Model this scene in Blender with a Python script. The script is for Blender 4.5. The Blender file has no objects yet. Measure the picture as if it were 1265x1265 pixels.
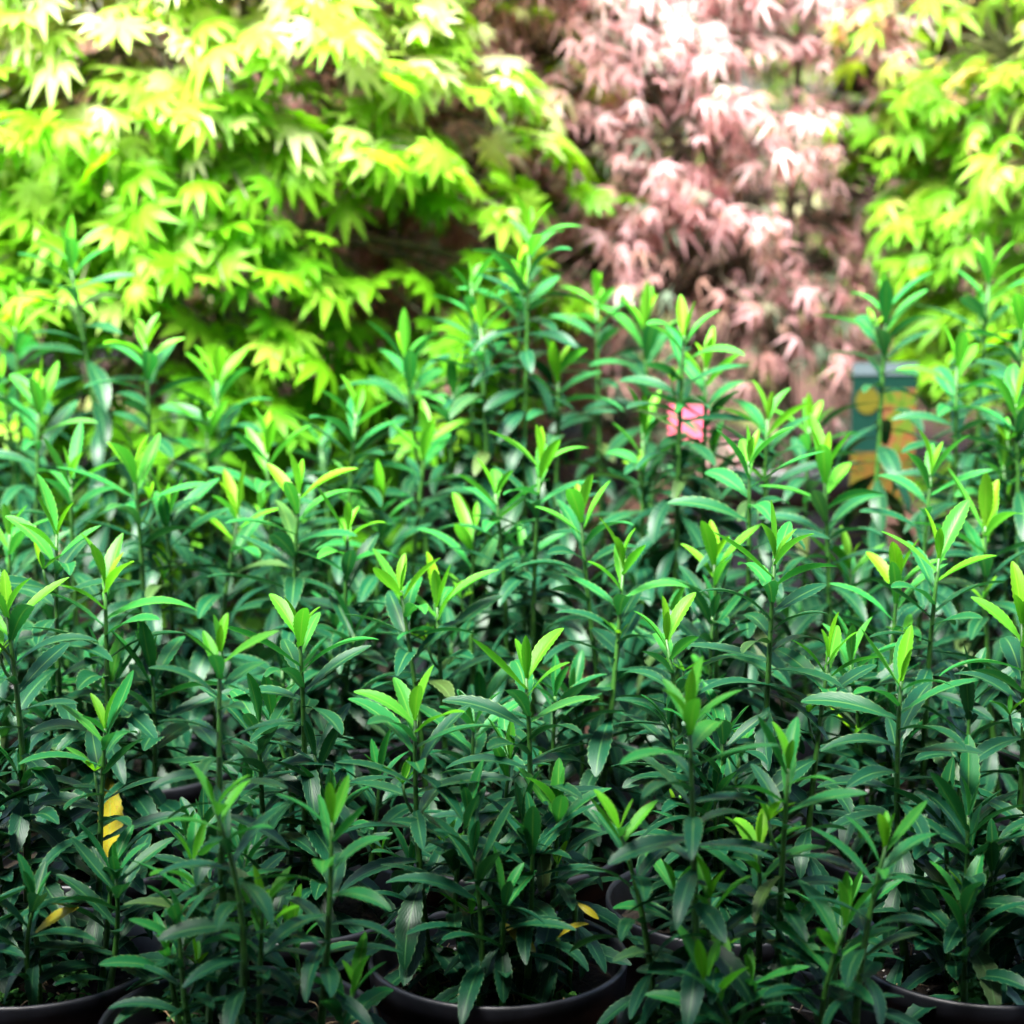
import bpy, math, random
from mathutils import Vector, Matrix, Euler

random.seed(11)
R = math.radians
scene = bpy.context.scene
col = scene.collection

# ------------------------------------------------------------------ camera
CAM_Z = 0.88
PITCH = 11.0
cam_d = bpy.data.cameras.new('camera')
cam_d.sensor_fit = 'HORIZONTAL'
cam_d.sensor_width = 24.0
cam_d.lens = 50.0
cam_d.clip_start = 0.05
cam_d.clip_end = 400.0
cam_d.dof.use_dof = True
cam_d.dof.focus_distance = 1.80
cam_d.dof.aperture_fstop = 2.8
cam_d.dof.aperture_blades = 7
cam = bpy.data.objects.new('camera', cam_d)
cam.location = (0, 0, CAM_Z)
cam.rotation_euler = (R(90 - PITCH), 0, 0)
col.objects.link(cam)
scene.camera = cam
FPX = 50.0 / 24.0 * 1265.0
FWD = Vector((0, math.cos(R(PITCH)), -math.sin(R(PITCH))))
UPV = Vector((0, math.sin(R(PITCH)), math.cos(R(PITCH))))


def ray_at(px, py, y):
    """point on the ray through photo pixel (px, py) at ground distance y"""
    d = FWD + Vector((1, 0, 0)) * ((px - 632.5) / FPX) + UPV * ((632.5 - py) / FPX)
    return Vector((0, 0, CAM_Z)) + d * (y / d.y)


def to_px(p):
    q = Vector(p) - Vector((0, 0, CAM_Z))
    z = q.dot(FWD)
    if z < 0.05:
        return (9e9, 9e9)
    return (632.5 + FPX * q.x / z, 632.5 - FPX * q.dot(UPV) / z)


# ------------------------------------------------------------------ sky, sun, exposure
SUN_EL, SUN_AZ = 60.0, 210.0          # azimuth: degrees right of straight ahead
world = bpy.data.worlds.new('World')
scene.world = world
world.use_nodes = True
nt = world.node_tree
nt.nodes.clear()
sky = nt.nodes.new('ShaderNodeTexSky')
sky.sky_type = 'NISHITA'
sky.sun_disc = False
sky.sun_elevation = R(SUN_EL)
sky.sun_rotation = R(SUN_AZ)
sky.air_density = 1.0
sky.dust_density = 2.5
sky.ozone_density = 1.0
bg = nt.nodes.new('ShaderNodeBackground')
bg.inputs['Strength'].default_value = 0.06
wo = nt.nodes.new('ShaderNodeOutputWorld')
nt.links.new(sky.outputs[0], bg.inputs['Color'])
nt.links.new(bg.outputs[0], wo.inputs['Surface'])

sun_d = bpy.data.lights.new('sun', 'SUN')
sun_d.energy = 4.6
sun_d.angle = R(34)
sun_d.color = (1.0, 0.96, 0.9)
sun = bpy.data.objects.new('sun', sun_d)
sd = Vector((math.sin(R(SUN_AZ)) * math.cos(R(SUN_EL)), math.cos(R(SUN_AZ)) * math.cos(R(SUN_EL)), math.sin(R(SUN_EL))))
sun.rotation_euler = sd.to_track_quat('Z', 'Y').to_euler()
sun.location = sd * 8
col.objects.link(sun)

scene.view_settings.view_transform = 'Standard'
scene.view_settings.look = 'None'
scene.view_settings.exposure = 3.6
scene.view_settings.gamma = 1.0
scene.render.engine = 'CYCLES'
scene.cycles.use_denoising = True
scene.cycles.max_bounces = 10
scene.cycles.diffuse_bounces = 4
scene.cycles.glossy_bounces = 3
scene.cycles.transmission_bounces = 6

# ------------------------------------------------------------------ helpers


def link(o, parent=None):
    col.objects.link(o)
    if parent is not None:
        o.parent = parent
    return o


def tag(o, label=None, cat=None, group=None, kind=None):
    if label: o['label'] = label
    if cat: o['category'] = cat
    if group: o['group'] = group
    if kind: o['kind'] = kind
    return o


def empty(name, loc):
    o = bpy.data.objects.new(name, None)
    o.location = loc
    o.empty_display_size = 0.05
    return link(o)


def mesh_obj(name, vf, m, parent=None, smooth=True, uv=None):
    me = make_mesh(name, vf, m, smooth, uv)
    return link(bpy.data.objects.new(name, me), parent)


def make_mesh(name, vf, m, smooth=True, uv=None):
    v, f = vf
    me = bpy.data.meshes.new(name)
    me.from_pydata(v, [], f)
    if uv is not None:
        l = me.uv_layers.new(name='UVMap')
        buf = []
        for poly in f:
            for i in poly:
                buf += [uv[i][0], uv[i][1]]
        l.data.foreach_set('uv', buf)
    if smooth:
        me.polygons.foreach_set('use_smooth', [True] * len(f))
    if m is not None:
        me.materials.append(m)
    me.update()
    return me


def tube(pts, rads, sides=7, cap=True):
    v, f = [], []
    n = len(pts)
    for i in range(n):
        a = Vector(pts[max(i - 1, 0)]); b = Vector(pts[min(i + 1, n - 1)])
        t = (b - a).normalized()
        ref = Vector((0, 1, 0)) if abs(t.y) < 0.9 else Vector((1, 0, 0))
        s = t.cross(ref).normalized(); u = s.cross(t)
        for k in range(sides):
            an = 2 * math.pi * k / sides
            p = Vector(pts[i]) + (s * math.cos(an) + u * math.sin(an)) * rads[i]
            v.append(tuple(p))
    for i in range(n - 1):
        for k in range(sides):
            k2 = (k + 1) % sides
            f.append((i * sides + k, i * sides + k2, (i + 1) * sides + k2, (i + 1) * sides + k))
    if cap:
        f.append(tuple(range(sides))[::-1])
        f.append(tuple((n - 1) * sides + k for k in range(sides)))
    return v, f


def merge(*vfs):
    v, f = [], []
    for a, b in vfs:
        o = len(v)
        v += list(a)
        f += [tuple(i + o for i in q) for q in b]
    return v, f


def lathe(profile, n=40):
    v, f = [], []
    m = len(profile)
    for k in range(n):
        a = 2 * math.pi * k / n
        for r, z in profile:
            v.append((r * math.cos(a), r * math.sin(a), z))
    for k in range(n):
        k2 = (k + 1) % n
        for j in range(m - 1):
            f.append((k * m + j, k2 * m + j, k2 * m + j + 1, k * m + j + 1))
    return v, f


def bez(a, b, c, n):
    a, b, c = Vector(a), Vector(b), Vector(c)
    return [a * (1 - t) ** 2 + b * 2 * t * (1 - t) + c * t * t for t in [i / (n - 1) for i in range(n)]]


# ------------------------------------------------------------------ materials
def new_mat(name):
    m = bpy.data.materials.new(name)
    m.use_nodes = True
    n = m.node_tree
    n.nodes.clear()
    out = n.nodes.new('ShaderNodeOutputMaterial')
    return m, n, out


def N(n, typ, **kw):
    nd = n.nodes.new(typ)
    for k, v in kw.items():
        if k.startswith('_'):
            setattr(nd, k[1:], v)
        else:
            nd.inputs[k.replace('__', ' ')].default_value = v
    return nd


def ramp(n, src, stops, interp='LINEAR'):
    r = n.nodes.new('ShaderNodeValToRGB')
    r.color_ramp.interpolation = interp
    e = r.color_ramp.elements
    while len(e) > 1:
        e.remove(e[0])
    e[0].position = stops[0][0]; e[0].color = stops[0][1]
    for p, c in stops[1:]:
        q = e.new(p); q.color = c
    if src is not None:
        n.links.new(src, r.inputs[0])
    return r


def math_node(n, op, a, b=None, clamp=False):
    nd = n.nodes.new('ShaderNodeMath')
    nd.operation = op
    nd.use_clamp = clamp
    for i, x in enumerate((a, b)):
        if x is None: continue
        if isinstance(x, (int, float)):
            nd.inputs[i].default_value = x
        else:
            n.links.new(x, nd.inputs[i])
    return nd.outputs[0]


def mix_col(n, fac, a, b, mode='MIX'):
    nd = n.nodes.new('ShaderNodeMix')
    nd.data_type = 'RGBA'
    nd.blend_type = mode
    for idx, x in ((0, fac), (6, a), (7, b)):
        if isinstance(x, (int, float)):
            nd.inputs[idx].default_value = x
        elif isinstance(x, tuple):
            nd.inputs[idx].default_value = x
        else:
            n.links.new(x, nd.inputs[idx])
    return nd.outputs[2]


def c4(r, g, b):
    return (r, g, b, 1.0)


def shrub_leaf_material():
    """object colour: R = age (0 fresh, 1 old), G = yellowing, B = free variation"""
    m, n, out = new_mat('shrub_leaf')
    oi = n.nodes.new('ShaderNodeObjectInfo')
    sep = n.nodes.new('ShaderNodeSeparateColor')
    n.links.new(oi.outputs['Color'], sep.inputs[0])
    age, yel, var = sep.outputs[0], sep.outputs[1], sep.outputs[2]
    tc = n.nodes.new('ShaderNodeTexCoord')
    uvs = n.nodes.new('ShaderNodeSeparateXYZ')
    n.links.new(tc.outputs['UV'], uvs.inputs[0])
    u, v = uvs.outputs[0], uvs.outputs[1]
    vm = math_node(n, 'ABSOLUTE', math_node(n, 'SUBTRACT', v, 0.5))
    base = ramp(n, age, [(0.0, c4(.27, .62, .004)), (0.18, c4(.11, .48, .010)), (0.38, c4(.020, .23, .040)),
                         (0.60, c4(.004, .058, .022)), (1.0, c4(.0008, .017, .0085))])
    noi = N(n, 'ShaderNodeTexNoise', Scale=90.0, Detail=3.0)
    n.links.new(tc.outputs['Object'], noi.inputs['Vector'])
    c = mix_col(n, math_node(n, 'MULTIPLY', noi.outputs[0], .45), base.outputs[0], c4(.008, .06, .012))
    c = mix_col(n, math_node(n, 'MULTIPLY', var, .35), c, c4(.004, .060, .034))
    # yellowing leaf
    yn = N(n, 'ShaderNodeTexNoise', Scale=60.0, Detail=4.0)
    n.links.new(tc.outputs['Object'], yn.inputs['Vector'])
    yc = ramp(n, yn.outputs[0], [(.35, c4(.20, .25, .008)), (.55, c4(.32, .25, .012)), (.72, c4(.18, .08, .02))])
    c = mix_col(n, yel, c, yc.outputs[0])
    # midrib and pale toothed margin
    rib = ramp(n, vm, [(0.0, c4(1, 1, 1)), (.02, c4(.6, .6, .6)), (.045, c4(0, 0, 0))])
    ribc = ramp(n, age, [(0, c4(.5, .7, .08)), (1, c4(.10, .28, .08))])
    c = mix_col(n, math_node(n, 'MULTIPLY', rib.outputs[0], .3), c, ribc.outputs[0])
    mar = ramp(n, vm, [(.455, c4(0, 0, 0)), (.485, c4(1, 1, 1))])
    wav = math_node(n, 'SINE', math_node(n, 'MULTIPLY', u, 66.0))
    wav = math_node(n, 'MULTIPLY', math_node(n, 'ADD', wav, 1.3), .36, True)
    marc = ramp(n, age, [(0, c4(.55, .7, .1)), (1, c4(.20, .38, .16))])
    c = mix_col(n, math_node(n, 'MULTIPLY', math_node(n, 'MULTIPLY', mar.outputs[0], wav), .4), c, marc.outputs[0])
    # tiny pale pores
    vo = N(n, 'ShaderNodeTexVoronoi', Scale=420.0)
    n.links.new(tc.outputs['Object'], vo.inputs['Vector'])
    sp = ramp(n, vo.outputs['Distance'], [(.10, c4(1, 1, 1)), (.18, c4(0, 0, 0))])
    c = mix_col(n, math_node(n, 'MULTIPLY', sp.outputs[0], .14), c, c4(.4, .6, .4))
    # paler underside
    geo = n.nodes.new('ShaderNodeNewGeometry')
    under = mix_col(n, .35, c, c4(.015, .08, .018))
    cc = mix_col(n, geo.outputs['Backfacing'], c, under)
    # relief: side veins
    d = math_node(n, 'SUBTRACT', math_node(n, 'MULTIPLY', u, 60.0), math_node(n, 'MULTIPLY', vm, 55.0))
    side = math_node(n, 'SINE', d)
    h = math_node(n, 'ADD', math_node(n, 'MULTIPLY', side, .5), math_node(n, 'MULTIPLY', noi.outputs[0], 1.6))
    bump = N(n, 'ShaderNodeBump', Strength=.2, Distance=.0004)
    n.links.new(h, bump.inputs['Height'])
    p = N(n, 'ShaderNodeBsdfPrincipled', Roughness=.36)
    p.inputs['Specular IOR Level'].default_value = .17
    n.links.new(cc, p.inputs['Base Color'])
    n.links.new(bump.outputs[0], p.inputs['Normal'])
    rr = ramp(n, noi.outputs[0], [(.3, c4(.32, .32, .32)), (.7, c4(.46, .46, .46))])
    n.links.new(rr.outputs[0], p.inputs['Roughness'])
    tr = n.nodes.new('ShaderNodeBsdfTranslucent')
    tcol = mix_col(n, .5, cc, c4(.75, 1.0, .12), 'MULTIPLY')
    n.links.new(tcol, tr.inputs['Color'])
    mx = n.nodes.new('ShaderNodeMixShader')
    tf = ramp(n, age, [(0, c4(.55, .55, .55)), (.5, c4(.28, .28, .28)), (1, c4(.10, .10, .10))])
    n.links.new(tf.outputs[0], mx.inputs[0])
    n.links.new(p.outputs[0], mx.inputs[1])
    n.links.new(tr.outputs[0], mx.inputs[2])
    n.links.new(mx.outputs[0], out.inputs[0])
    return m


def maple_material(name, stops, rough=.5, trans=.64, tint=(1, 1, .5), specular=.3):
    """colour varies from leaf to leaf through the mesh attribute / object random"""
    m, n, out = new_mat(name)
    at = n.nodes.new('ShaderNodeAttribute')
    at.attribute_type = 'GEOMETRY'
    at.attribute_name = 'shade'
    oi = n.nodes.new('ShaderNodeObjectInfo')
    sep = n.nodes.new('ShaderNodeSeparateColor')
    n.links.new(oi.outputs['Color'], sep.inputs[0])
    # single leaves carry the value in their object colour, joined leaves in the attribute
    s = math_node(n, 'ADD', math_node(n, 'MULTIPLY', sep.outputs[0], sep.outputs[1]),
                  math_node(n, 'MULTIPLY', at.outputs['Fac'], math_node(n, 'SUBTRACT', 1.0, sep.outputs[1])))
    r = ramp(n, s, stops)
    tc = n.nodes.new('ShaderNodeTexCoord')
    no = N(n, 'ShaderNodeTexNoise', Scale=45.0, Detail=3.0)
    n.links.new(tc.outputs['Object'], no.inputs['Vector'])
    dk = ramp(n, no.outputs[0], [(.3, c4(.72, .72, .72)), (.7, c4(1, 1, 1))])
    c = mix_col(n, 1.0, r.outputs[0], dk.outputs[0], 'MULTIPLY')
    p = N(n, 'ShaderNodeBsdfPrincipled', Roughness=rough)
    p.inputs['Specular IOR Level'].default_value = specular
    n.links.new(c, p.inputs['Base Color'])
    tr = n.nodes.new('ShaderNodeBsdfTranslucent')
    n.links.new(mix_col(n, 1.0, c, c4(*tint), 'MULTIPLY'), tr.inputs['Color'])
    mx = n.nodes.new('ShaderNodeMixShader')
    mx.inputs[0].default_value = trans
    n.links.new(p.outputs[0], mx.inputs[1])
    n.links.new(tr.outputs[0], mx.inputs[2])
    n.links.new(mx.outputs[0], out.inputs[0])
    return m


def simple_mat(name, stops, scale=40.0, rough=.7, bump=.4, bdist=.002, spec=.4, detail=5.0):
    m, n, out = new_mat(name)
    tc = n.nodes.new('ShaderNodeTexCoord')
    no = N(n, 'ShaderNodeTexNoise', Scale=scale, Detail=detail)
    n.links.new(tc.outputs['Object'], no.inputs['Vector'])
    r = ramp(n, no.outputs[0], stops)
    p = N(n, 'ShaderNodeBsdfPrincipled', Roughness=rough)
    p.inputs['Specular IOR Level'].default_value = spec
    n.links.new(r.outputs[0], p.inputs['Base Color'])
    b = N(n, 'ShaderNodeBump', Strength=bump, Distance=bdist)
    n.links.new(no.outputs[0], b.inputs['Height'])
    n.links.new(b.outputs[0], p.inputs['Normal'])
    n.links.new(p.outputs[0], out.inputs[0])
    return m


M = {}
M['leaf'] = shrub_leaf_material()
M['stem'] = simple_mat('shrub_stem', [(.3, c4(.012, .055, .006)), (.6, c4(.022, .095, .009)), (.8, c4(.06, .14, .02))], 120, .5, .3, .001)
M['pot'] = simple_mat('black_plastic', [(.35, c4(.0035, .004, .006)), (.7, c4(.008, .009, .013))], 60, .45, .15, .0006)
M['soil'] = simple_mat('potting_soil', [(.3, c4(.004, .003, .003)), (.55, c4(.012, .009, .006)), (.8, c4(.030, .021, .013))], 160, .95, 1.0, .006, .15, 8)
M['ground'] = simple_mat('bark_ground', [(.3, c4(.008, .004, .003)), (.5, c4(.030, .013, .008)), (.7, c4(.070, .032, .020))], 22, .95, 1.0, .02, .15, 9)
M['moss'] = simple_mat('moss', [(.3, c4(.02, .09, .012)), (.6, c4(.05, .17, .02)), (.8, c4(.10, .24, .04))], 150, .8, .3, .001, .2)
M['weed'] = simple_mat('weed_leaf', [(.3, c4(.03, .15, .02)), (.7, c4(.09, .27, .05))], 150, .55, .3, .001, .3)
M['perlite'] = simple_mat('perlite', [(.3, c4(.40, .36, .27)), (.7, c4(.72, .70, .64))], 200, .8, .3, .001, .2)
M['straw'] = simple_mat('dry_fibre', [(.3, c4(.16, .10, .05)), (.7, c4(.34, .24, .13))], 200, .8, .2, .001, .2)
M['bark'] = simple_mat('maple_bark', [(.3, c4(.05, .045, .03)), (.7, c4(.12, .11, .08))], 60, .8, .5, .002, .2)
M['greenbark'] = simple_mat('green_maple_bark', [(.3, c4(.05, .06, .02)), (.7, c4(.12, .13, .05))], 60, .7, .4, .002, .3)
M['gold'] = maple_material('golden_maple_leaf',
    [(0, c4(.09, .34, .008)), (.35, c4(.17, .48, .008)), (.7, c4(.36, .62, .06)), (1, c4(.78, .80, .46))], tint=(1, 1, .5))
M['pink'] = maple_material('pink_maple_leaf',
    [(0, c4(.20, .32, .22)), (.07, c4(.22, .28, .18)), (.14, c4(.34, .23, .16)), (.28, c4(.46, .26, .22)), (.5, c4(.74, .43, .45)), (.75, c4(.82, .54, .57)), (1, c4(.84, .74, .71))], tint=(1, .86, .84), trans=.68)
M['brown'] = maple_material('brown_maple_leaf',
    [(0, c4(.36, .24, .16)), (.5, c4(.60, .42, .35)), (1, c4(.80, .68, .62))], tint=(1, .8, .7))
M['lime'] = maple_material('lime_maple_leaf',
    [(0, c4(.09, .28, .012)), (.45, c4(.16, .42, .018)), (.8, c4(.32, .52, .05)), (.92, c4(.62, .50, .20)), (1, c4(.68, .42, .24))], tint=(1, 1, .4))
M['pale'] = maple_material('pale_maple_leaf',
    [(0, c4(.22, .34, .08)), (.5, c4(.48, .55, .20)), (1, c4(.70, .66, .44))], tint=(1, 1, .6))
M['teal'] = maple_material('grey_green_leaf', [(0, c4(.06, .15, .08)), (1, c4(.15, .26, .17))], trans=.3, rough=.4)


def plain(name, rgb, rough=.5):
    return simple_mat(name, [(.3, c4(*[x * .88 for x in rgb])), (.7, c4(*rgb))], 80, rough, .05, .0005, .4)


# ------------------------------------------------------------------ ground
def ground():
    v, f = [], []
    xs = [-120, -40, -10] + [-4 + .16 * i for i in range(51)] + [10, 40, 120]
    ys = [-60, -15, -3] + [-.5 + .16 * i for i in range(50)] + [12, 30, 80, 250]
    for y in ys:
        for x in xs:
            near = abs(x) < 4 and -.5 < y < 7.2
            v.append((x, y, random.uniform(-.006, .006) if near else 0))
    w = len(xs)
    for j in range(len(ys) - 1):
        for i in range(w - 1):
            f.append((j * w + i, j * w + i + 1, (j + 1) * w + i + 1, (j + 1) * w + i))
    tag(mesh_obj('ground', (v, f), M['ground']), 'brown bark ground under and behind the pots', kind='structure')


ground()

# ------------------------------------------------------------------ unseen shelter added behind the camera to shade the front pots
def box(x0, x1, y0, y1, z0, z1):
    v = [(x, y, z) for z in (z0, z1) for y in (y0, y1) for x in (x0, x1)]
    return v, [(0, 2, 3, 1), (4, 5, 7, 6), (0, 1, 5, 4), (2, 6, 7, 3), (0, 4, 6, 2), (1, 3, 7, 5)]


M['timber'] = simple_mat('stained_timber', [(.3, c4(.035, .024, .016)), (.7, c4(.08, .055, .036))], 14, .75, .4, .002, .3)
shade_blocker = tag(empty('added_shade_shelter', (0, -.95, 0)), 'unseen timber shelter added behind the viewer to shade the front rows', 'shade_blocker')
for i in range(13):
    mesh_obj('blocker_board', box(-3.2, 3.2, -.012 - .004 * (i % 2), .012, .02 + i * .175, .185 + i * .175), M['timber'], shade_blocker, False)
mesh_obj('blocker_roof', box(-3.5, 3.5, -1.6, 1.84, 2.30, 2.36), M['timber'], shade_blocker, False)
for x in (-3.25, 3.25):
    mesh_obj('blocker_post', box(x - .05, x + .05, 1.3, 1.4, 0, 2.3), M["timber"], shade_blocker, False)

# ------------------------------------------------------------------ shrub leaves
def leaf_mesh(name, width, bend, fold, twist, fat):
    """1 unit long blade along +X with petiole, normal +Z, finely toothed margin"""
    L = 21
    v, f, uv = [], [], []
    px, pz, ang = 0.0, 0.0, 0.0
    for i in range(L + 1):
        t = i / L
        if i:
            ang = -bend * (t ** 1.35)
            px += math.cos(ang) / L
            pz += math.sin(ang) / L
        if t < .10:
            w = .024 + .03 * (t / .10)
        else:
            s = (t - .10) / .90
            w = width * .92 * (math.sin(math.pi * (s ** (fat * 1.28)) * .965 + .02) ** .72) + .022 * (1 - s)
        tooth = (1 + (.06 if i % 2 else -.07)) if .28 < t < .97 else 1.0
        if i == L:
            w = .012
        tw = twist * t
        for j in range(5):
            q = (j - 2) / 2.0
            ww = w * (tooth if abs(q) == 1 else 1.0)
            y = q * ww
            z = fold * (abs(q) ** 1.4) * w + (.012 * math.sin(9 * t + q * 2) * abs(q) * width * 2)
            y2 = y * math.cos(tw) - z * math.sin(tw)
            z2 = y * math.sin(tw) + z * math.cos(tw)
            v.append((px - z2 * math.sin(ang), y2, pz + z2 * math.cos(ang)))
            uv.append((t, .5 + q * .5))
    for i in range(L):
        for j in range(4):
            a = i * 5 + j
            f.append((a, a + 5, a + 6, a + 1))
    return make_mesh(name, (v, f), M['leaf'], True, uv)


LEAF_YOUNG = [leaf_mesh('young_leaf', w, b, .45, t, fa) for w, b, t, fa in
              ((.115, .15, .1, .85), (.12, .35, -.2, .8), (.105, -.1, .15, .85), (.125, .5, .1, .8))]
LEAF_MID = [leaf_mesh('leaf_blade', w, b, .30, t, fa) for w, b, t, fa in
            ((.10, .5, .15, .85), (.11, .8, -.2, .8), (.095, .35, .25, .85), (.105, 1.0, .1, .75), (.115, .65, -.3, .8))]
LEAF_OLD = [leaf_mesh('old_leaf_blade', w, b, .22, t, fa) for w, b, t, fa in
            ((.12, .7, .25, .8), (.13, 1.0, -.3, .78), (.115, 1.25, .15, .75), (.145, .5, -.2, .8), (.125, .9, .4, .8))]


def add_leaf(me, name, parent, loc, az, el, roll, size, color):
    o = bpy.data.objects.new(name, me)
    mt = Matrix.Rotation(az, 3, 'Z') @ Matrix.Rotation(-el, 3, 'Y') @ Matrix.Rotation(roll, 3, 'X')
    o.matrix_local = Matrix.Translation(loc) @ mt.to_4x4() @ Matrix.Scale(size, 4)
    o.color = color
    col.objects.link(o)
    o.parent = parent
    return o


# ------------------------------------------------------------------ pots
POT_H, POT_R, SOIL_Z = 0.19, 0.107, 0.163
pot_prof = [(0, 0.0), (.078, 0), (.080, .004), (.0985, .158), (.0985, .160), (.1045, .161), (POT_R, .187), (.1062, POT_H),
            (.1035, POT_H), (.1022, .187), (.0975, .150), (.079, .010), (0, .010)]
POT_ME = make_mesh('pot_shell', lathe(pot_prof, 48), M['pot'])


def soil_mesh(seed):
    rng = random.Random(seed)
    rings, n = 9, 34
    v = [(0, 0, SOIL_Z + .004)]
    f = []
    for r in range(1, rings + 1):
        for k in range(n):
            a = 2 * math.pi * k / n
            rad = .0985 * r / rings
            v.append((rad * math.cos(a), rad * math.sin(a), SOIL_Z + (rng.uniform(-.004, .005) if r < rings else -.004)))
    for k in range(n):
        f.append((0, 1 + k, 1 + (k + 1) % n))
    for r in range(rings - 1):
        for k in range(n):
            a = 1 + r * n + k; b = 1 + r * n + (k + 1) % n
            f.append((a, a + n, b + n, b))
    return make_mesh('soil_surface', (v, f), M['soil'])


SOILS = [soil_mesh(s) for s in (1, 2, 3)]


def clumps(rng, centres, per, spread, size, zb):
    """small overlapping rounded leaflets of moss and liverwort"""
    v, f = [], []
    for (cx, cy) in centres:
        for _ in range(per):
            a = rng.uniform(0, 6.28); d = spread * abs(rng.gauss(0, .5))
            x, y = cx + d * math.cos(a), cy + d * math.sin(a)
            if math.hypot(x, y) > .094: continue
            z = zb + rng.uniform(.001, .010) * (1 - min(d / spread, 1) * .7)
            s = size * rng.uniform(.5, 1.3)
            tilt = Euler((rng.uniform(-.8, .8), rng.uniform(-.8, .8), rng.uniform(0, 6.28))).to_matrix()
            o = len(v)
            v.append(tuple(Vector((x, y, z)) + tilt @ Vector((0, 0, s * .25))))
            for k in range(7):
                an = 6.283 * k / 7
                rr = s * (1 if k % 2 else .8)
                v.append(tuple(Vector((x, y, z)) + tilt @ Vector((rr * math.cos(an), rr * math.sin(an), 0))))
            for k in range(7):
                f.append((o, o + 1 + k, o + 1 + (k + 1) % 7))
    return v, f


def pebbles(rng, n, zb, rmin, rmax, rlim=.09):
    v, f = [], []
    for _ in range(n):
        a = rng.uniform(0, 6.28); d = rlim * math.sqrt(rng.random())
        c = Vector((d * math.cos(a), d * math.sin(a), zb + .003))
        s = rng.uniform(rmin, rmax)
        o = len(v)
        for p in ((1, 0, 0), (-1, 0, 0), (0, 1, 0), (0, -1, 0), (0, 0, .8), (0, 0, -.8)):
            v.append(tuple(c + Vector(p) * s * rng.uniform(.7, 1.2)))
        for q in ((0, 2, 4), (2, 1, 4), (1, 3, 4), (3, 0, 4), (2, 0, 5), (1, 2, 5), (3, 1, 5), (0, 3, 5)):
            f.append(tuple(o + i for i in q))
    return v, f


def fibres(rng, n, zb):
    out = []
    for _ in range(n):
        a = rng.uniform(0, 6.28); d = .088 * math.sqrt(rng.random())
        p = Vector((d * math.cos(a), d * math.sin(a), zb + .005))
        q = p + Vector((rng.uniform(-.02, .02), rng.uniform(-.02, .02), rng.uniform(0, .008)))
        mid = (p + q) / 2 + Vector((rng.uniform(-.006, .006), rng.uniform(-.006, .006), rng.uniform(0, .006)))
        out.append(tube(bez(p, mid, q, 4), [.0007] * 4, 4))
    return merge(*out)


# ------------------------------------------------------------------ potted shrubs
ROW_Y = [1.52 + .13 * i for i in range(9)]
ROW_H = [.16, .22, .25, .28, .30, .32, .35, .38, .40]     # usual shoot height above the rim
PITCH_X = .39
pots = []
for r, y in enumerate(ROW_Y):
    off = (PITCH_X / 2 if r % 2 == 0 else 0.0) - .005
    xs = [off + PITCH_X * k for k in range(-3, 4)]
    for x in xs:
        if abs(x) < .245 * (y + .05) + .10:
            pots.append({'row': r, 'x': x + random.uniform(-.008, .008), 'y': y + random.uniform(-.006, .006), 'tips': []})

# photo positions of the shoot tips: (x, y, row from the front)
TIPS = [
    (655, 290, 7), (85, 318, 7), (1095, 378, 7), (1222, 345, 7), (594, 405, 7), (645, 350, 8), (583, 350, 8), (737, 372, 8),
    (795, 405, 7), (845, 415, 7), (872, 455, 7), (180, 425, 7), (268, 468, 6), (18, 405, 8), (500, 440, 7), (1182, 450, 6),
    (440, 510, 6), (527, 540, 6), (795, 535, 6), (925, 570, 5), (1018, 580, 5), (1000, 528, 6), (948, 518, 6), (668, 570, 6),
    (255, 535, 6), (165, 580, 5), (88, 590, 5), (370, 610, 5), (295, 635, 5), (587, 655, 4), (612, 610, 5), (718, 640, 4),
    (882, 695, 3), (957, 690, 3), (1110, 715, 3), (1217, 650, 4), (130, 720, 2), (8, 755, 2), (12, 660, 4), (370, 785, 2),
    (272, 805, 1), (495, 730, 3), (540, 750, 3), (650, 838, 1), (513, 890, 1), (852, 890, 0), (974, 950, 0), (1113, 842, 1),
    (1150, 585, 5), (823, 790, 2), (1024, 812, 2), (765, 1025, 0), (938, 1046, 0), (1045, 1142, 0), (1096, 1040, 0),
    (238, 1072, 0), (325, 1125, 0), (410, 1016, 0), (264, 995, 1), (1255, 500, 6), (1240, 575, 5), (2, 470, 7), (48, 500, 6),
    (130, 900, 1), (205, 640, 4), (470, 630, 5), (690, 455, 7), (330, 560, 6), (1262, 770, 2), (1160, 690, 3), (560, 480, 7),
    (1262, 395, 7), (880, 560, 6), (430, 655, 4), (70, 660, 4), (770, 700, 3), (1050, 700, 4),
]
for tx, ty, tr in TIPS:
    best = None
    for p in pots:
        dr = p['row'] - tr
        if abs(dr) > 1: continue
        t = ray_at(tx, ty, p['y'])
        cost = abs(t.x - p['x']) + abs(dr) * .07
        if t.z < POT_H + .06: cost += 1
        if best is None or cost < best[0]:
            best = (cost, p, t)
    p, t = best[1], best[2]
    dx = t.x - p['x']
    dy = random.uniform(-.05, .05)
    t = ray_at(tx, ty, p['y'] + dy)
    p['tips'].append((t.x - p['x'], dy, t.z, 0.0))

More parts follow.
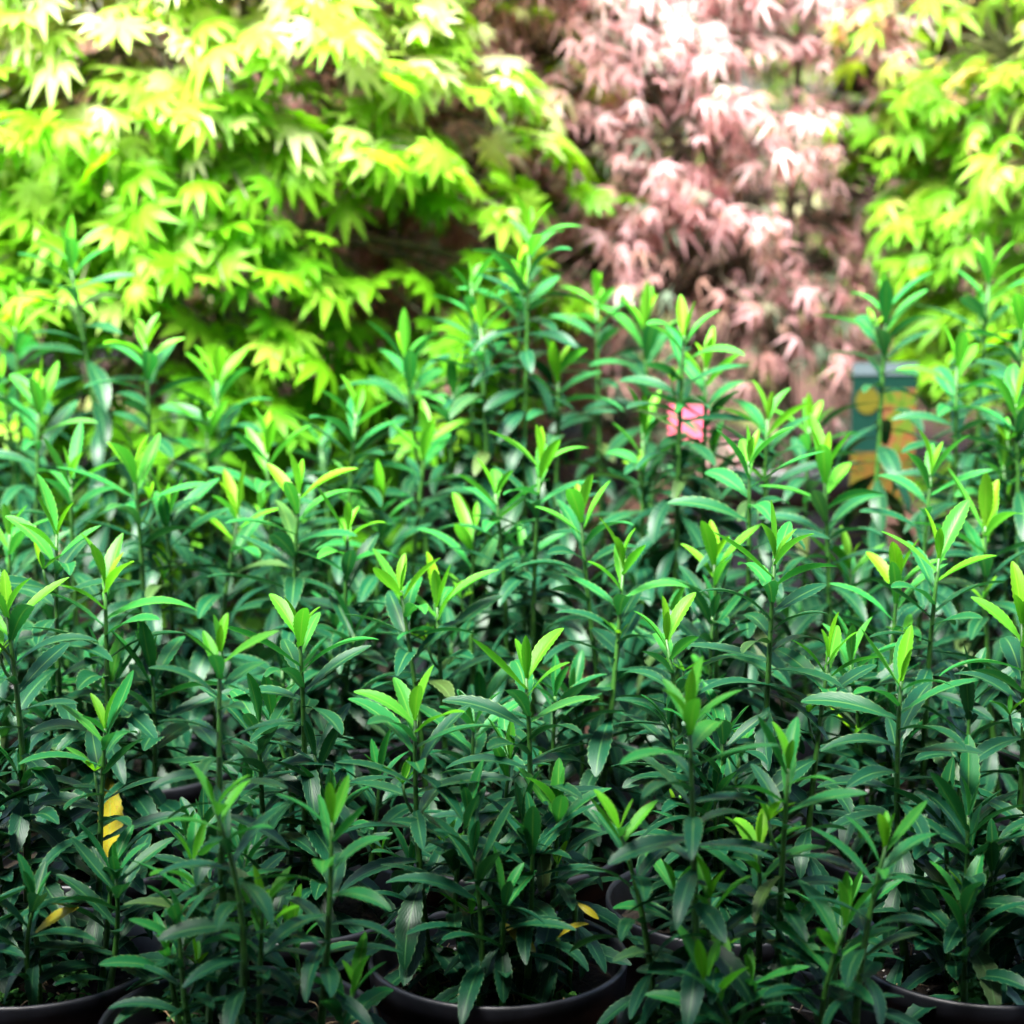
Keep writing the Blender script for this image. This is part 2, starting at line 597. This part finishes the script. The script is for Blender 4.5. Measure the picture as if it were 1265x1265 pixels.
GAPS = [(425, 590, 505, 730), (1030, 540, 1095, 650), (930, 420, 1055, 560), (290, 430, 350, 560)]
for p in pots:
    need = {0: 12, 1: 11, 2: 9, 3: 7, 4: 6}.get(p['row'], 5)
    tries = 0
    while len(p['tips']) < need and tries < 60:
        tries += 1
        a = random.uniform(0, 6.28); d = random.uniform(.02, .085 if p['row'] > 2 else .105)
        dx, dy = d * math.cos(a), d * math.sin(a)
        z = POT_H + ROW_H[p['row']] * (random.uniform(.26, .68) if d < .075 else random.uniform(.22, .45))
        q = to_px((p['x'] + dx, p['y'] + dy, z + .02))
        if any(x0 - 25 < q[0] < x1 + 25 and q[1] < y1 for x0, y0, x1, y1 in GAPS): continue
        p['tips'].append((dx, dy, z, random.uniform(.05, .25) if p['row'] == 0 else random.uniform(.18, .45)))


def build_stem(root, base, tip, row, rng, older=0.0):
    base, tip = Vector(base), Vector(tip)
    H = (tip - base).length
    side = Vector((rng.gauss(0, .012), rng.gauss(0, .012), 0))
    mid = (base + tip) / 2 + side + Vector(((tip.x - base.x) * .25, (tip.y - base.y) * .25, 0)) * -1
    pts = bez(base, mid, tip, 10)
    r0 = .0030 + .004 * min(H, .5)
    stem = mesh_obj('stem', tube(pts, [r0 * (1 - .62 * (i / 9)) for i in range(10)], 7), M['stem'], root)

    def at(s):     # s = distance down from the tip
        k = max(0.0, min(1.0, 1 - s / H)) * 9
        i = min(int(k), 8)
        return pts[i].lerp(pts[i + 1], k - i)

    az = rng.uniform(0, 6.28)
    s = 0.0
    i = 0
    gold = R(137.5)
    full = rng.uniform(.058, .070) if row == 0 else (rng.uniform(.065, .080) if row < 3 else rng.uniform(.071, .088))
    spread = rng.uniform(.85, 1.15)
    ntop = rng.choice((2, 2, 2, 3, 3))
    freshness = rng.uniform(0, .16)
    while s < H - .022:
        az += gold + rng.uniform(-.35, .35)
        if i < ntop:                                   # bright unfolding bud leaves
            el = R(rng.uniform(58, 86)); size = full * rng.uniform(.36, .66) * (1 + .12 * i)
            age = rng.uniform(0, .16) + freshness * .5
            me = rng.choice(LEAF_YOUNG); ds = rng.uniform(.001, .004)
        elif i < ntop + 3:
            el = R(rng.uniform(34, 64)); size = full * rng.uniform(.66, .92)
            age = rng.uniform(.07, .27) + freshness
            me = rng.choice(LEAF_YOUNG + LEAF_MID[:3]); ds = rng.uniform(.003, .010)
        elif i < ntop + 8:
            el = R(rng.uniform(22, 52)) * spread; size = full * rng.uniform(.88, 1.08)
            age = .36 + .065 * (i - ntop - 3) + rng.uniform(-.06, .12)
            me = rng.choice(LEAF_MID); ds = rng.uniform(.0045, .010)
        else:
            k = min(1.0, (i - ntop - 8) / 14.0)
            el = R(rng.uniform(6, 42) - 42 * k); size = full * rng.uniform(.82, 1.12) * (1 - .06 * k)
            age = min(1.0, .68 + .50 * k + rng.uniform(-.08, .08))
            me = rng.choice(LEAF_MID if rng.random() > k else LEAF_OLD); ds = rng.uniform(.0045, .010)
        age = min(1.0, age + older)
        yellow = 0.0
        name = 'leaf'
        if 6 < i and rng.random() < .04:
            yellow = rng.uniform(.03, .12)
        if i > 20 and rng.random() < .0004:
            yellow = rng.uniform(.6, 1)
        loc = at(s)
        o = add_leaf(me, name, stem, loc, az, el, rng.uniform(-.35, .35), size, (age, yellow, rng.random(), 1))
        if yellow > .5: o['label'] = 'yellowing old leaf low on the stem'
        s += ds * (1.0 if row < 3 else 1.12)
        i += 1
    # short axillary shoots on some of the stems
    if rng.random() < (.5 if row < 4 else .25) and H > .12:
        sh = at(rng.uniform(.05, .11))
        a2 = rng.uniform(0, 6.28)
        e = sh + Vector((math.cos(a2) * .012, math.sin(a2) * .012, .026))
        tw = mesh_obj('side_shoot', tube(bez(sh, sh + Vector((math.cos(a2) * .01, math.sin(a2) * .01, .008)), e, 5),
                                         [.0016, .0015, .0014, .0013, .0011], 6), M['stem'], stem)
        for j in range(4):
            a2 += 2.4
            # leaves of the shoot hang on the stem object itself (no fourth level)
            add_leaf(rng.choice(LEAF_YOUNG), 'leaf', stem, e, a2, R(rng.uniform(30, 80)), rng.uniform(-.3, .3),
                     rng.uniform(.015, .034), (rng.uniform(0, .3), 0, rng.random(), 1))
    return stem


ORD = ['first', 'second', 'third', 'fourth', 'fifth', 'sixth', 'seventh']
ROWN = ['front row', 'second row', 'third row', 'fourth row', 'fifth row', 'sixth row', 'seventh row', 'eighth row', 'rearmost row']
HAND = {
    (0, 0): 'low bushy potted shrub, left one of the two in the front row',
    (0, 1): 'bushy potted shrub, right one of the two in the front row',
    (1, 0): 'potted shrub at bottom left with a yellow leaf above its mossy soil',
    (1, 1): 'potted shrub at bottom centre, its mossy black pot rim showing below',
    (1, 2): 'potted shrub at bottom right with white-flecked soil and a small weed',
}
for r in range(9):
    row = sorted([p for p in pots if p['row'] == r], key=lambda p: p['x'])
    for k, p in enumerate(row):
        rng = random.Random(100 * r + k)
        root = empty('potted_shrub', (p['x'], p['y'], 0))
        top = max(t[2] for t in p['tips'])
        adj = 'tall' if top > .62 else ('mid-height' if top > .45 else 'low')
        lab = HAND.get((r, k)) or '%s glossy green potted shrub, %s from the left in the %s' % (adj, ORD[k], ROWN[r] + ' of pots')
        tag(root, lab, 'potted shrub', 'potted evergreen shrubs standing in rows')
        pot = link(bpy.data.objects.new('pot', POT_ME), root)
        soil = link(bpy.data.objects.new('soil', SOILS[(r + k) % 3]), root)
        soil.rotation_euler.z = rng.uniform(0, 6)
        if r < 2:
            cs = [(rng.uniform(-.085, .085), rng.uniform(-.09, -.02)) for _ in range(13 if r else 8)]
            tag(mesh_obj('moss', clumps(rng, cs, 34, .022, .0042, SOIL_Z), M['moss'], root, False), kind='stuff')
            tag(mesh_obj('perlite', pebbles(rng, 60 if k == 2 else 26, SOIL_Z, .0008, .0034), M['perlite'], root), kind='stuff')
            tag(mesh_obj('dry_fibre', fibres(rng, 34, SOIL_Z), M['straw'], root), kind='stuff')
        for dx, dy, z, older in p['tips']:
            bx, by = max(-.078, min(.078, dx * .8)), max(-.078, min(.078, dy * .85))
            build_stem(root, (bx, by, SOIL_Z - .004), (dx, dy, z), r, rng, older)
        p['root'] = root


# ------------------------------------------------------------------ maples
def maple_leaf(lobes, notch, widest, half, droop, cup, rng):
    """palmate leaf, 1 unit from the stalk to the tip of the middle lobe along +X; returns verts, faces"""
    v, f = [(0, 0, 0)], []
    pet = 3
    n = len(lobes)

    def P(r, a, z=0.0):
        return (r * math.cos(a), r * math.sin(a), -droop * r * r + z)

    prev = None
    for i, (a, ln) in enumerate(lobes):
        a = R(a + rng.uniform(-3, 3)); ln *= rng.uniform(.92, 1.06)
        da = R(half)
        ids = []
        gap = R(abs(lobes[min(i + 1, n - 1)][0] - lobes[max(i - 1, 0)][0]) / (2 if 0 < i < n - 1 else 1)) / 2
        s = len(v)
        v.append(P(notch * ln, a - gap * .92, cup))
        v.append(P(widest * ln, a - da, cup * .8))
        v.append(P(ln, a, -.12 * droop * ln))
        v.append(P(widest * ln, a + da, cup * .8))
        v.append(P(notch * ln, a + gap * .92, cup))
        v.append(P(widest * ln * .9, a, -.01))
        m_ = s + 5
        f += [(0, s, m_), (s, s + 1, m_), (s + 1, s + 2, m_), (s + 2, s + 3, m_), (s + 3, s + 4, m_), (s + 4, 0, m_)]
    # stalk
    o = len(v)
    w = .014
    v += [(-.38, -w, .10), (-.38, w, .10), (0, w, 0), (0, -w, 0)]
    f += [(o, o + 1, o + 2, o + 3)]
    return v, f


rngm = random.Random(5)
L9 = [(-132, .42), (-100, .66), (-66, .86), (-33, .97), (0, 1.0), (33, .97), (66, .86), (100, .66), (132, .42)]
L7 = [(-115, .45), (-76, .74), (-38, .94), (0, 1.0), (38, .94), (76, .74), (115, .45)]
L5 = [(-92, .5), (-46, .86), (0, 1.0), (46, .86), (92, .5)]
BROAD = [maple_leaf(L9, .50, .62, 12, d, .01, rngm) for d in (.10, .28, .45, .62)]
SEVEN = [maple_leaf(L7, .40, .58, 12, d, .01, rngm) for d in (.10, .3, .5, .7)]
NARROW = [maple_leaf(L5, .24, .52, 9.5, d, .01, rngm) for d in (.15, .45, .75, 1.0)]


def lance(rng):
    v, f = [], []
    for i in range(7):
        t = i / 6
        w = .14 * math.sin(math.pi * (t ** .8) * .98 + .03)
        z = -.35 * t * t
        v += [(t, -w, z + .03), (t, 0, z), (t, w, z + .03)]
    for i in range(6):
        a = i * 3
        f += [(a, a + 3, a + 4, a + 1), (a + 1, a + 4, a + 5, a + 2)]
    return v, f


LANCE = [lance(rngm)]
_leaf_me = {}


def leaf_data(shape_list, k, mat, key):
    kk = (key, k, mat.name)
    if kk not in _leaf_me:
        _leaf_me[kk] = make_mesh('maple_leaf_blade', shape_list[k], mat, True)
    return _leaf_me[kk]


def maple(name, label, cat, base, crown_c, crown_r, shapes, key, mat, size, sprays, per, n_parts, seed, bark='bark',
          tiers=None, shade=lambda p, rng: rng.random(), pot=True, group=None, keep=None, gapx=None, trunks=3, limb_r=.010):
    """crown_c / crown_r: centre and radii of the crown in world metres; sprays: number of leafy twigs"""
    rng = random.Random(seed)
    root = empty(name, (base[0], base[1], 0))
    tag(root, label, cat, group)
    off = Vector((base[0], base[1], 0))
    C = Vector(crown_c) - off
    if pot:
        po = link(bpy.data.objects.new('pot', POT_ME), root)
        po.scale = (1.6, 1.6, 1.75)
        so = link(bpy.data.objects.new('soil', SOILS[0]), root)
        so.scale = (1.6, 1.6, 1.75)
        z0 = SOIL_Z * 1.75
    else:
        z0 = 0.0
    # trunks and limbs
    limbs = []
    fork = Vector((0, 0, z0 + (C.z - z0) * .30))
    trunk = mesh_obj('trunk', tube(bez((0, 0, z0 - .02), (rng.uniform(-.02, .02), 0, fork.z * .6), fork, 6), [limb_r * (1.7 - .1 * i) for i in range(6)], 8), M[bark], root)
    for t in range(trunks + 4):
        a = 2 * math.pi * t / (trunks + 4) + rng.uniform(-.3, .3)
        e = C + Vector((math.cos(a) * crown_r[0] * .55, math.sin(a) * crown_r[1] * .55, crown_r[2] * rng.uniform(-.1, .65)))
        m_ = fork.lerp(e, .45) + Vector((0, 0, .08))
        pts = bez(fork, m_, e, 8)
        limbs.append(pts)
        mesh_obj('limb', tube(pts, [limb_r * (1 - .7 * i / 7) for i in range(8)], 6), M[bark], root)
    leaves = []
    twigs = []
    for s in range(sprays):
        # a point on the outer half of the crown, thicker on the camera's side
        while True:
            d = Vector((rng.gauss(0, 1), rng.gauss(-.25, 1), rng.gauss(.15, .8)))
            if d.length > .2: break
        d.normalize()
        rr = rng.uniform(.55, 1.0) ** .6
        p = C + Vector((d.x * crown_r[0] * rr, d.y * crown_r[1] * rr, d.z * crown_r[2] * rr))
        if keep and not keep(p + off, rng): continue
        # nearest limb point feeds the twig
        best = min((q for l in limbs for q in l[2:]), key=lambda q: (q - p).length)
        outd = Vector((p.x - C.x, p.y - C.y, 0))
        outd = outd.normalized() if outd.length > .02 else Vector((0, -1, 0))
        tip = p + outd * rng.uniform(.05, .12) + Vector((0, 0, -rng.uniform(.0, .06)))
        tp = bez(best, best.lerp(p, .6) + Vector((0, 0, .04)), p, 5) + [p.lerp(tip, .5) + Vector((0, 0, .004)), tip]
        twigs.append(tube(tp, [.0034, .003, .0026, .0022, .0018, .0014, .001], 4, False))
        sidev = outd.cross(Vector((0, 0, 1)))
        for j in range(per):
            t = rng.random()
            c = p.lerp(tip, t) + sidev * rng.uniform(-1, 1) * size * 1.3 + Vector((0, 0, rng.uniform(-.018, .014)))
            fwd = (outd * rng.uniform(.3, 1.1) + sidev * rng.uniform(-1, 1) + Vector((0, 0, -rng.uniform(-.1, .7)))).normalized()
            nrm = (Vector((0, 0, 1)) * rng.uniform(.6, 1.3) + outd * rng.uniform(-.1, .8) + Vector((rng.gauss(0, .4), rng.gauss(0, .4), 0)))
            yv = nrm.cross(fwd)
            if yv.length < .05: continue
            yv.normalize()
            zv = fwd.cross(yv)
            sz = size * rng.uniform(.45, 1.2)
            mt = Matrix((fwd, yv, zv)).transposed()
            leaves.append((c, mt, sz, rng.randrange(len(shapes)), shade(c + off, rng)))
    tag(mesh_obj('twigs', merge(*twigs), M[bark], root), kind='stuff')

    def rank(L):
        q = to_px(L[0] + off)
        inside = -40 < q[0] < 1305 and -40 < q[1] < 700
        return (0 if inside else 1, (L[0] + off - Vector((0, 0, CAM_Z))).length)
    leaves.sort(key=rank)
    n_parts = min(n_parts, len(leaves))
    for c, mt, sz, k, sh in leaves[:n_parts]:
        o = bpy.data.objects.new('leaf', leaf_data(shapes, k, mat, key))
        o.matrix_local = Matrix.Translation(c) @ mt.to_4x4() @ Matrix.Scale(sz, 4)
        o.color = (sh, 1.0, 0, 1)
        col.objects.link(o)
        o.parent = root
    rest = leaves[n_parts:]
    if rest:
        V, F, S = [], [], []
        for c, mt, sz, k, sh in rest:
            sv, sf = shapes[k]
            o = len(V)
            for q in sv:
                V.append(tuple(c + mt @ (Vector(q) * sz)))
            F += [tuple(i + o for i in q) for q in sf]
            S += [sh] * len(sv)
        fo = mesh_obj('foliage', (V, F), mat, root)
        at = fo.data.attributes.new('shade', 'FLOAT', 'POINT')
        at.data.foreach_set('value', S)
        fo.color = (0, 0, 0, 1)
        tag(fo, kind='stuff')
    return root


def clamp(x): return max(0.0, min(1.0, x))



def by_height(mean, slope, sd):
    """crown top painted paler: new growth plus bright top light put into the colour"""
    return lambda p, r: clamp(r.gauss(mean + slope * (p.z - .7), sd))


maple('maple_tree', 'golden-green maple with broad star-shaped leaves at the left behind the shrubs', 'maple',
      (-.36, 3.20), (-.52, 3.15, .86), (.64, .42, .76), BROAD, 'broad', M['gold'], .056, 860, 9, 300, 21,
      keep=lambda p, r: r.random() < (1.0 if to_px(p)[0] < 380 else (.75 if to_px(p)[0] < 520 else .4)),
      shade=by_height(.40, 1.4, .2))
maple('maple_tree', 'pink variegated maple with small narrow-lobed leaves behind the tallest shoots', 'maple',
      (.42, 3.30), (.20, 3.40, .95), (.56, .28, .72), NARROW, 'narrow', M['pink'], .036, 1150, 13, 300, 22,
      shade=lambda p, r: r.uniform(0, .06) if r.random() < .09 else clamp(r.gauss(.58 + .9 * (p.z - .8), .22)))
maple('maple_tree', 'lime green maple with peach tipped leaves at the right edge', 'maple',
      (.90, 3.30), (.90, 3.2, .88), (.34, .30, .74), SEVEN, 'seven', M['lime'], .050, 560, 9, 300, 23,
      shade=by_height(.42, .8, .24), bark='greenbark')
maple('maple_tree', 'brownish pink maple showing between the golden and the pink ones', 'maple',
      (-.22, 3.85), (-.22, 3.75, .92), (.62, .30, .78), NARROW, 'narrow', M['brown'], .045, 600, 12, 300, 24,
      shade=by_height(.62, .7, .24))
maple('maple_tree', 'pale yellow-green maple far behind at the upper left', 'maple',
      (-.95, 4.7), (-.95, 4.7, 1.15), (.85, .45, 1.05), SEVEN, 'seven', M['pale'], .06, 380, 9, 300, 25)
maple('maple_tree', 'airy pale yellow maple rising between the golden and the pink ones at the top', 'maple',
      (-.04, 3.62), (-.06, 3.60, 1.10), (.34, .22, .32), SEVEN, 'seven', M['pale'], .058, 130, 8, 300, 28)
maple('maple_tree', 'pale maple far behind in the upper middle', 'maple',
      (.25, 4.9), (.25, 4.9, 1.15), (.85, .45, 1.05), SEVEN, 'seven', M['pale'], .06, 380, 9, 300, 26)
maple('maple_tree', 'bright green maple far behind at the upper right', 'maple',
      (1.35, 4.7), (1.25, 4.7, 1.1), (.75, .45, 1.05), SEVEN, 'seven', M['lime'], .06, 360, 9, 300, 27, bark='greenbark',
      shade=lambda p, r: clamp(r.gauss(.4, .2)))


# ------------------------------------------------------------------ plant tags
def picture_mat(name, cols, scale):
    return simple_mat(name, [(.32, c4(*cols[0])), (.46, c4(*cols[1])), (.56, c4(*cols[2])), (.7, c4(*cols[3]))], scale, .35, 0, .0001, .4, 3)


M['tag_green'] = plain('tag_green', (.0012, .016, .011), .35)
M['tag_yellow'] = plain('tag_yellow', (.05, .046, .004), .35)
M['tag_grey'] = plain('tag_grey', (.05, .07, .08), .4)
M['tag_white'] = plain('tag_white', (.25, .27, .29), .4)
M['tag_pink'] = plain('tag_pink', (.40, .06, .11), .4)
M['tag_photo'] = picture_mat('tag_photo', ((.012, .04, .003), (.04, .07, .006), (.075, .025, .008), (.08, .04, .02)), 60)
M['tag_photo_low'] = picture_mat('tag_photo_low', ((.015, .015, .006), (.045, .04, .004), (.055, .024, .005), (.012, .03, .004)), 50)


def plant_tag(base, w, z0, z1, rz, label, face):
    root = empty('plant_tag', (base[0], base[1], 0))
    root.rotation_euler = (0, 0, rz)
    tag(root, label, 'plant tag')
    t = .0012
    mesh_obj('stake', box(-.007, .007, t, t + .003, 0.0, (z0 + z1) / 2), M['tag_green'], root, False)
    mesh_obj('card', box(-w / 2, w / 2, -t, t - .0002, z0, z1), M[face], root, False)
    return root


h = ray_at(1091, 520, 2.98)
zt = ray_at(1091, 448, 2.98).z - .445
g = plant_tag((h.x, 2.98), .092, .25 + zt, .445 + zt, R(4), 'green plant tag with yellow disc and leaf picture, right of the pink maple', 'tag_green')
e = .0012
mesh_obj('header_strip', box(-.046, .046, -e - .0016, -e - .0002, .428 + zt, .4445 + zt), M['tag_grey'], g, False)
mesh_obj('picture', box(-.002, .0455, -e - .0014, -e - .0002, .30 + zt, .408 + zt), M['tag_photo'], g, False)
mesh_obj('picture', box(-.0455, .0455, -e - .0018, -e - .0004, .252 + zt, .318 + zt), M['tag_photo_low'], g, False)
n_ = 28
dv = [(-.024, -e - .0018, .392 + zt)] + [(-.024 + .017 * math.cos(6.2832 * k / n_), -e - .0018, .392 + zt + .019 * math.sin(6.2832 * k / n_)) for k in range(n_)]
mesh_obj('disc', (dv, [(0, 1 + k, 1 + (k + 1) % n_) for k in range(n_)]), M['tag_yellow'], g, False)

h = ray_at(850, 523, 2.85)
plant_tag((h.x, 2.85), .052, h.z - .024, h.z + .024, R(-10), 'small bright pink plant tag below the pink maple', 'tag_pink')
h = ray_at(287, 385, 3.02)
plant_tag((h.x, 3.02), .024, h.z - .05, h.z + .05, R(12), 'narrow grey plant tag under the golden maple', 'tag_grey')
h = ray_at(222, 505, 2.80)
plant_tag((h.x, 2.80), .04, h.z - .035, h.z + .03, R(-8), 'pale plant tag half hidden behind the left shoots', 'tag_white')


# ------------------------------------------------------------------ low yellow and tan leaves, weeds
def pot_at(r, k):
    return sorted([p for p in pots if p['row'] == r], key=lambda p: p['x'])[k]


def dead_leaf(r, k, base_px, tip_px, dy, yellow, width_mesh, label):
    p = pot_at(r, k)
    a = ray_at(base_px[0], base_px[1], p['y'] + dy)
    b = ray_at(tip_px[0], tip_px[1], p['y'] + dy - .012)
    org = Vector((p['x'], p['y'], 0))
    la, lb = a - org, b - org
    foot = Vector((la.x * .9, min(la.y + .012, .08), SOIL_Z - .003))
    st = mesh_obj('stem', tube(bez(foot, foot.lerp(la, .5) + Vector((0, .004, 0)), la, 6), [.0022] * 6, 6), M['stem'], p['root'])
    d = lb - la
    o = add_leaf(width_mesh, 'leaf', st, la, math.atan2(d.y, d.x), math.asin(max(-1, min(1, d.z / d.length))) + .2, .75, d.length * 1.08,
                 (1, yellow, .5, 1))
    o['label'] = label
    for j in range(2):
        add_leaf(random.choice(LEAF_OLD), 'leaf', st, foot.lerp(la, .8), random.uniform(-2.6, -.6), R(random.uniform(-60, -25)), 0, .05,
                 (1, 0, .5, 1))


dead_leaf(1, 0, (44, 1152), (90, 1128), -.06, .75, LEAF_OLD[3], 'bright yellow dying leaf above the moss')
dead_leaf(1, 1, (712, 1115), (735, 1136), -.03, .95, LEAF_OLD[0], 'tan withered leaf')
dead_leaf(1, 1, (690, 1158), (718, 1140), -.04, .95, LEAF_OLD[1], 'tan withered leaf')
dead_leaf(1, 1, (620, 1140), (655, 1178), -.06, .6, LEAF_OLD[3], 'half yellow drooping leaf')
dead_leaf(1, 2, (1175, 1078), (1205, 1090), -.02, .95, LEAF_OLD[0], 'tan withered leaf')


def weed(r, k, px, seed, n):
    p = pot_at(r, k)
    rng = random.Random(seed)
    t = ray_at(px[0], px[1], p['y'])
    # put it on the soil plane
    cam_o = Vector((0, 0, CAM_Z))
    d = (t - cam_o)
    q = cam_o + d * ((SOIL_Z + .004 - CAM_Z) / d.z)
    loc = q - Vector((p['x'], p['y'], 0))
    rad = math.hypot(loc.x, loc.y)
    if rad > .086:
        loc.x *= .086 / rad; loc.y *= .086 / rad
    vf = []
    for i in range(n):
        a = rng.uniform(0, 6.28); el = rng.uniform(.1, 1.1); ln = rng.uniform(.010, .024)
        e_ = loc + Vector((math.cos(a) * math.cos(el), math.sin(a) * math.cos(el), math.sin(el))) * ln
        vf.append(tube([loc, loc.lerp(e_, .5) + Vector((0, 0, .002)), e_], [.0006] * 3, 4))
        s_ = rng.uniform(.004, .008)
        tilt = Euler((rng.uniform(-.6, .6), rng.uniform(-.6, .6), a)).to_matrix()
        v_ = [tuple(e_)]
        for j in range(10):
            an = 6.2832 * j / 10
            rr = s_ * (1.0 if j % 2 else .68)
            v_.append(tuple(e_ + tilt @ Vector((rr * math.cos(an), rr * math.sin(an), -.0012 * (j % 2)))))
        vf.append((v_, [(0, 1 + j, 1 + (j + 1) % 10) for j in range(10)]))
    mesh_obj('weed', merge(*vf), M['weed'], p['root'], False)


weed(1, 2, (1205, 1240), 3, 34)
weed(0, 0, (182, 1225), 4, 40)
weed(1, 1, (535, 1200), 5, 26)
weed(1, 1, (585, 1225), 6, 18)
weed(0, 1, (800, 1245), 7, 30)
weed(1, 0, (90, 1215), 8, 22)
